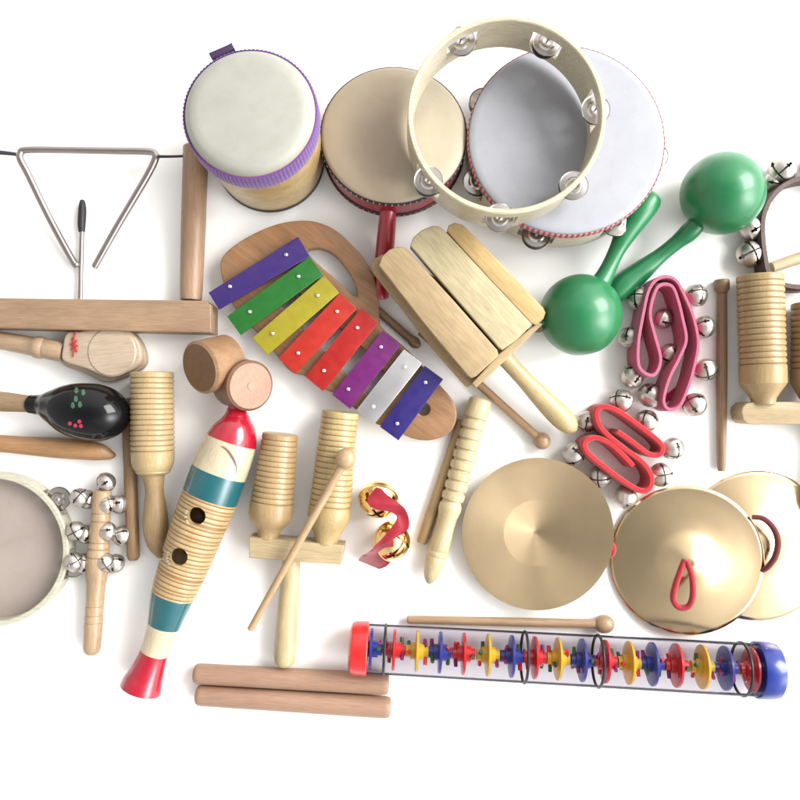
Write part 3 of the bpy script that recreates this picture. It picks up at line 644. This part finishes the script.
# ================================================================ fish guiro
t = thing('fish_guiro', 'fish-shaped wooden guiro painted red, green and white with two sound holes', 'guiro', P(190, 550))
ctl = [(140.6, 688.6, 24, 20.8), (142.6, 683, 24, 19.8), (147, 672, 24, 17), (154.5, 652, 25, 14.2), (164, 625, 26, 16.5), (172.5, 596, 27, 21.5), (185, 563, 27, 25), (197, 530, 28, 26.8), (210, 497, 28, 28), (219, 472, 28, 28), (226, 455, 28, 27.3), (231.5, 441, 28, 25.5), (235, 428, 28, 21), (236.5, 418, 27, 14), (237, 410, 26, 9.8), (238, 403, 26, 9.5), (240, 396, 26, 12), (241, 390, 26, 12)]
q = catmull(ctl, 22); pts = []; rr = []; mi = []
for i, a in enumerate(q):
    f = i/22; r = a[3]
    if 5.03 < f < 7.97:
        ph = ((f-5.03)/(7.97-5.03)*24) % 1; r *= (1-.028*math.exp(-((ph-.5)/.18)**2)); g = 2 if abs(ph-.5) < .2 else 1
    else: g = None
    pts.append(P(a[0], a[1], a[2])); rr.append(r*sc(a[2])*.001)
    band_ = 0 if f < 3 else 3 if f < 4 else 4 if f < 5.03 else (g if g else 1) if f < 7.97 else 4 if f < 9 else 3 if f < 11 else 0
    mi.append(band_)
bm = bmesh.new(); tube_w(bm, pts, rr, 64, midx=mi)
FR = paint('red_lacquer', (206, 24, 56), .22, .5, .05, 60); FG = paint('teal_lacquer', (30, 112, 120), .22, .5, .06, 60); FWh = wood((236, 216, 186), 70, .95, .3, .6, .4, .06)
body = obj('body', bm, [FR, wood((222, 184, 134), 70, .9, .4, coat=.15), wood((176, 132, 84), 70, .9, .5), FWh, FG], t)
cuts = []
for u, v in ((196.5, 516), (178, 557.5)):      # the hollow belly behind each sound hole
    cb = bmesh.new(); bmesh.ops.create_uvsphere(cb, u_segments=32, v_segments=20, radius=.0195); bmesh.ops.translate(cb, verts=cb.verts[:], vec=P(u+2, v, 27)); cuts.append(cb)
for u, v, r in ((196.5, 516, 8.9), (178, 557.5, 8.9)):
    cb = bmesh.new(); cc = P(u, v, 54); lathe_z(cb, [(0, .006), (r*.00094, .006), (r*.00094, .075), (0, .075)], cc.x, cc.y, 40); cuts.append(cb)
carve(body, cuts)
bm = bmesh.new()    # pencilled gill curve on the pale band
g = [(206, 459), (212, 452), (219, 447), (226, 449), (232, 456), (236, 465), (236, 474)]
gp = catmull(g, 6)
def on_body(u, v):
    best = min(q, key=lambda a: (a[0]-u)**2+(a[1]-v)**2); d2 = ((best[0]-u)**2+(best[1]-v)**2)
    z = best[2]+math.sqrt(max(best[3]**2-d2, .5))*.96; return P(u, v, z)
tube_w(bm, [on_body(u, v) for u, v in gp], [.0002+.0011*math.sin(PI*k/(len(gp)-1)) for k in range(len(gp))], 8, flat=.5)
obj('gill_mark', bm, paint('grey_pencil', (176, 152, 130), .6), t)
fh = surf(body); chip = wood((244, 228, 196), 70, .97, .6)
for u, v, rr_ in ((196.5, 516, 10.6), (178, 557.5, 10.8)):      # splintered pale chips at the left rim of each sound hole
    for a in (150, 168, 186, 204, 222):
        a += random.uniform(-4, 4); obj('chip', dab(u+rr_*math.cos(math.radians(a)), v-rr_*math.sin(math.radians(a)), 1.5, 1.2, fh, 7), chip, t)

# ================================================================ two-barrel wooden clapper above the fish
t = thing('wood_cylinders', 'two short brown wooden cylinders joined together above the fish guiro', 'wood block', P(228, 378))
def drumlet(a, b_, r, c_, cf, dow=False):
    A = Vector(P(*a)); B = Vector(P(*b_)); ax = (B-A).normalized(); bm = bmesh.new(); rr = r*.001
    L_ = (B-A).length
    tube_w(bm, [A, A+ax*.0015, A+ax*.002, B-ax*.002, B-ax*.0015, B], [rr*.90, rr*.97, rr, rr, rr*.97, rr*.92], 48)
    for f in bm.faces:
        if len(f.verts) > 10 and (f.calc_center_median()-A).length < .001: f.material_index = 1
    o = obj('barrel', bm, [wood(c_, 0, .85, .45), wood(cf, 40, .85, .5)], t)
    if dow:
        bm = bmesh.new(); e = A-ax*.0006; tube_w(bm, [e, A+ax*.001], [.0036, .004], 24); obj('dowel_end', bm, wood((206, 152, 126), 40, .9, .45), o)
drumlet((199, 368, 46), (229, 360, 17), 25.5, (186, 140, 104), (142, 98, 62))
drumlet((251, 386, 40), (234, 382, 12), 24.3, (150, 106, 78), (198, 146, 120), True)
obj('joint', straight((222, 372, 20), (244, 382, 20), [(0, 11), (1, 11)]), wood((104, 66, 48), 0, .9, .5), t)

# ================================================================ gold bells with red ribbon
t = thing('ribbon_bells', 'pair of gold bells tied with a glossy red ribbon', 'bells', P(384, 520))
GB = bell_mesh('bell', .0192, GOLD)
bell(t, 378.5, 499, 20, 1.0, (.7, -.45, .4), GB); bell(t, 391.5, 541, 20, .98, (.55, .5, 1.1), GB)
m_, tt_, b_ = base_mat('ribbon_satin'); RIB = paint('ribbon_satin', (240, 54, 84), .35, 0, .08, 120, sheen=.6, bmp=.1)
def Z7(x, y): return (340+x/7.277, 470+y/7.277)
prs = [((262, 126), (198, 205), 43), ((302, 140), (205, 248), 45), ((345, 180), (262, 287), 45), ((388, 212), (350, 302), 44), ((428, 240), (402, 326), 43), ((478, 290), (412, 352), 43), ((504, 370), (392, 392), 44), ((490, 438), (345, 450), 45), ((412, 490), (300, 505), 45), ((375, 512), (240, 562), 44)]
prs2 = [((388, 500), (262, 548), 43), ((388, 560), (215, 592), 37), ((386, 635), (170, 618), 27), ((345, 695), (142, 640), 17), ((285, 722), (136, 658), 9)]
for pp in (prs, prs2):
    fl_ = [tuple(Z7(*a))+tuple(Z7(*b2_))+(z,) for a, b2_, z in pp]; fq = catmull(fl_, 6); bm = bmesh.new(); rows = []
    for i, a in enumerate(fq):
        row = []
        for k in range(7):
            s_ = k/6; zz = a[4]+1.6*math.sin(s_*PI*2+i*.25)*.6
            row.append(bm.verts.new(P(a[0]+(a[2]-a[0])*s_, a[1]+(a[3]-a[1])*s_, zz)))
        rows.append(row)
    for i in range(len(rows)-1):
        for k in range(6): bm.faces.new((rows[i][k], rows[i][k+1], rows[i+1][k+1], rows[i+1][k]))
    fs = bmesh.ops.solidify(bm, geom=bm.faces[:], thickness=.0004)
    obj('ribbon', bm, RIB, t, 60)

# ================================================================ notched stick guiro and its scraper
t = thing('notched_guiro', 'pale turned wooden stick guiro with deep notches beside the first cymbal', 'guiro', P(452, 490))
L = 192.0; pr = [(0, 8), (.01, 11), (.03, 12)]
for k in range(9):
    t0 = .07+k*.055; pr += [(t0, 12.2-.1*k), (t0+.018, 12.5-.1*k), (t0+.036, 12.0-.1*k), (t0+.040, 10.4-.1*k), (t0+.050, 10.4-.1*k)]
pr += [(.575, 11.4), (.60, 11.6), (.64, 10), (.69, 9.6), (.76, 10.2), (.815, 10.6), (.82, 10.0), (.83, 10.6), (.845, 10.6), (.85, 10.0), (.86, 10.5), (.90, 9.6), (.95, 7.6), (.98, 5.2), (.995, 2.6), (1, .5)]
obj('body', straight((481, 398, 14), (428.5, 584, 13), pr, None, 44), wood((232, 208, 164), 74, .92, .4, coat=.1), t)
t = thing('scraper_stick', 'thin wooden scraper stick tucked against the left side of the notched guiro', 'stick', P(440, 490))
obj('shaft', straight((462, 420, 6), (421.5, 543, 6), [(0, 4), (.02, 5), (.9, 5.6), (.98, 5.4), (1, 4.6)]), wood((210, 172, 124), 72, .88, .5), t)

# ================================================================ cymbals
def cymbal(label, u, v, z, r, prof, mat, rot, strap=None, scol=(204, 24, 44)):
    c = P(u, v, z); R = r*sc(z+4)*.001
    t = thing('cymbal', label, 'cymbal', (c.x, c.y, z*.001), 'brass cymbals')
    bm = bmesh.new(); top = [(a*R, h*.001+c.z) for a, h in prof]; bot = [(a*R, (h-.9)*.001+c.z) for a, h in reversed(prof)]
    lathe_z(bm, top+[(R*1.002, (prof[-1][1]-.45)*.001+c.z)]+bot, c.x, c.y, 128)
    obj('plate', bm, mat, t, 70)
    t.rotation_euler = rot
    if strap:
        o = obj('strap', strap(c), paint('red_cord', scol, .8, 0, .18, 500, sheen=.3, bmp=.6), t)
    return t
prA = [(0, 3), (.04, 3.4), (.43, 10.2), (.45, 10.4), (.47, 10.6), (.7, 13), (.9, 15.0), (.985, 15.8), (1.0, 15.9)]
prB = [(0, 24), (.05, 23.4), (.12, 21.2), (.22, 16.8), (.33, 12.4), (.45, 9.6), (.6, 7), (.8, 4), (.95, 2), (1.0, 1.6)]
def strapA(c): # knot end that peeks out at the right edge
    bm = bmesh.new(); q = catmull([(600, 540, 5, 3), (608, 543, 5, 4), (612, 549, 6, 4.5), (609, 555, 5, 3.5), (600, 556, 4, 3)], 5)
    return tube_w(bm, [P(a[0], a[1], a[2]) for a in q], [a[3]*.001 for a in q], 14)
cymbal('flat brass cymbal with radial sheen nearest the notched guiro, hollow side up', 535, 531.5, 0.5, 75, prA, BRASS, (0, 0, 0), strapA)
prC = [(0, 20), (.05, 19.6), (.14, 18.6), (.24, 15), (.33, 10.4), (.45, 8.0), (.6, 6), (.8, 3.6), (.95, 1.9), (1.0, 1.6)]
def strapC(c):
    bm = bmesh.new(); q = catmull([(752, 517, 22, 2.2), (764, 519, 25, 2.8), (774, 529, 27, 3.0), (778, 543, 28, 3.0), (775, 557, 27, 3.0), (768, 567, 24, 2.7), (762, 571, 21, 2.2)], 6)
    return tube_w(bm, [P(a[0], a[1], a[2]) for a in q], [a[3]*.001 for a in q], 14)
cymbal('brass cymbal partly hidden under its neighbour with a dark red strap', 757, 545.5, 0.5, 75, prC, BRASSD, (0, 0, 0), strapC, (128, 30, 34))
def strapB(c):
    bm = bmesh.new(); q = catmull([(689, 560, 42, 2.6), (685, 571, 43, 2.8), (679, 590, 42, 3.0), (678, 601, 40, 3.0), (684, 608, 39, 3.1), (693, 606, 40, 3.0), (697, 594, 42, 3.0), (696, 576, 43, 2.8), (691, 561, 43, 2.6)], 6)
    return tube_w(bm, [P(a[0], a[1], a[2]) for a in q], [a[3]*.001 for a in q], 14)
cymbal('domed brass cymbal on top of its neighbour with a bright red cord loop', 686, 560, 11, 75, prB, BRASSD, (0, math.radians(-7), 0), strapB)

# ================================================================ rain stick
t = thing('rain_stick', 'clear plastic rain stick tube with coloured discs, red and blue end caps', 'rain stick', P(564, 660))
E0 = (350, 647.5, 27); E1 = (779, 671, 27)
def RP(u, dz=0): f = (u-350)/429; return (u, 647.5+23.5*f, 27+dz)
def RR(u): return 24.0+2.0*(u-350)/429
m_, tt_, b_ = base_mat('clear_plastic'); tt_.nodes.clear()
fr = N(tt_, 'ShaderNodeLayerWeight'); fr.inputs[0].default_value = .09; tr_ = N(tt_, 'ShaderNodeBsdfTransparent'); tr_.inputs[0].default_value = (.86, .85, .89, 1)
gl = N(tt_, 'ShaderNodeBsdfGlossy'); gl.inputs['Roughness'].default_value = .12; gl.inputs[0].default_value = (.8, .8, .85, 1)
mx = N(tt_, 'ShaderNodeMixShader'); ou = N(tt_, 'ShaderNodeOutputMaterial')
tt_.links.new(fr.outputs[0], mx.inputs[0]); tt_.links.new(tr_.outputs[0], mx.inputs[1]); tt_.links.new(gl.outputs[0], mx.inputs[2]); tt_.links.new(mx.outputs[0], ou.inputs[0])
CLEAR = m_
bm = bmesh.new()
A = P(*RP(363)); B = P(*RP(768)); s27 = sc(27)*.001
tube_w(bm, [A, B], [RR(363)*s27, RR(768)*s27], 64, caps=False); obj('clear_tube', bm, CLEAR, t)
PR = paint('red_plastic', (232, 36, 34), .3, .3, .03, k=1.5); PB = paint('blue_plastic', (30, 66, 176), .3, .3, .03); PY = paint('yellow_plastic', (240, 200, 40), .35, .2, .03, k=1.5)
PBk = paint('black_ring', (30, 28, 34), .4); PD = paint('navy_plastic', (48, 62, 160), .35, .2, k=1.5); PG = paint('green_plastic', (60, 130, 74), .4); PM = paint('magenta_plastic', (170, 40, 130), .4)
def axis_prof(u0, u1, prof, seg=56):
    a = RP(u0); b2_ = RP(u1); return straight(a, b2_, prof, None, seg)
obj('end_cap', axis_prof(349.5, 368, [(0, 19), (.03, 22), (.12, 25.0), (.3, 26.2), (.94, 26.4), (1, 25.6)]), PR, t, label='red end cap')
m_, tt2, bb2 = base_mat('blue_clear_plastic'); bb2.inputs['Base Color'].default_value = (.03, .09, .42, 1); bb2.inputs['Roughness'].default_value = .18; bb2.inputs['Coat Weight'].default_value = .4
obj('end_cap', axis_prof(755, 779.5, [(0, 27.2), (.06, 28.0), (.55, 28.0), (.8, 26.8), (.93, 22.5), (1, 16)]), PB, t, label='blue end cap')
def ring_bm(u, rad, th):
    c0 = P(*RP(u)); ax = (B-A).normalized(); e1 = ax.cross(Vector((0, 0, 1))).normalized(); e2 = ax.cross(e1)
    pts = [c0+(e1*math.cos(2*PI*k/72)+e2*math.sin(2*PI*k/72))*rad*s27 for k in range(72)]
    return tube_w(bmesh.new(), pts, [th*.001]*72, 10, closed=True)
for u in (384.5, 524.5, 598, 741.5): obj('ring', ring_bm(u, RR(u)-.2, 1.35), PBk, t)
discs = [(371, 'B'), (394, 'R'), (417, 'Y'), (440, 'B'), (463.5, 'R'), (488, 'Y'), (511.5, 'D'), (534.5, 'R'), (558, 'Y'), (582, 'D'), (605, 'R'), (629, 'Y'), (652, 'D'), (676, 'R'), (702, 'Y'), (725, 'D'), (751, 'R')]
MT = {'B': PD, 'R': PR, 'Y': PY, 'D': PD}
for i, (u, cc) in enumerate(discs):
    R_ = RR(u)-4.2
    bm = axis_prof(u-11.5, u+11.5, [(0, 3.0), (.01, 5.8), (.20, 5.8), (.21, 8.0), (.43, 8.0), (.44, R_*.96), (.455, R_), (.545, R_), (.56, R_*.96), (.57, 8.0), (.80, 8.0), (.81, 5.8), (.99, 5.8), (1, 3)], 40)
    for k in range(5):
        a = 2*PI*k/5+i*.7; du = (-8, 8, -5)[k % 3]; c0 = P(*RP(u+du)); d = Vector((0, math.cos(a), math.sin(a)))
        nf = len(bm.faces); tube_w(bm, [c0+d*.003, c0+d*.0125], [.0021, .0018], 8)
        bm.faces.ensure_lookup_table()
        for f in bm.faces[nf:]: f.material_index = 1+(k//2+i) % 3
    obj('disc', bm, [MT[cc], PG, PM, PR], t)
mallet('long thin wooden mallet lying just above the clear rain stick', (407, 619.5), (604, 624), (4.0, 4.6), 9.2, (200, 162, 128), (7, 9), group='wooden mallets', rb2=10.5)

# ================================================================ claves
for lab, a, b2_ in (('upper of two pinkish wooden claves, its end under the red cap', (194, 673.5), (389, 684)), ('lower of two pinkish wooden claves, nearest the bottom of the picture', (196, 695), (391, 707.5))):
    t = thing('clave', lab, 'clave', P((a[0]+b2_[0])/2, (a[1]+b2_[1])/2), 'claves')
    pr = [(0, 6.5), (.004, 8.2), (.014, 9.6), (.03, 10.1), (.5, 10.4), (.965, 10.7), (.985, 10.2), (.995, 9.2), (1, 7)]
    obj('rod', straight((a[0], a[1], 10.5), (b2_[0], b2_[1], 10.5), pr, None, 44), wood((196, 152, 128), -3.5, .92, .5, blotch=.08), t)
for o in [m_ for m_ in bpy.data.materials if m_.users == 0]: bpy.data.materials.remove(o)
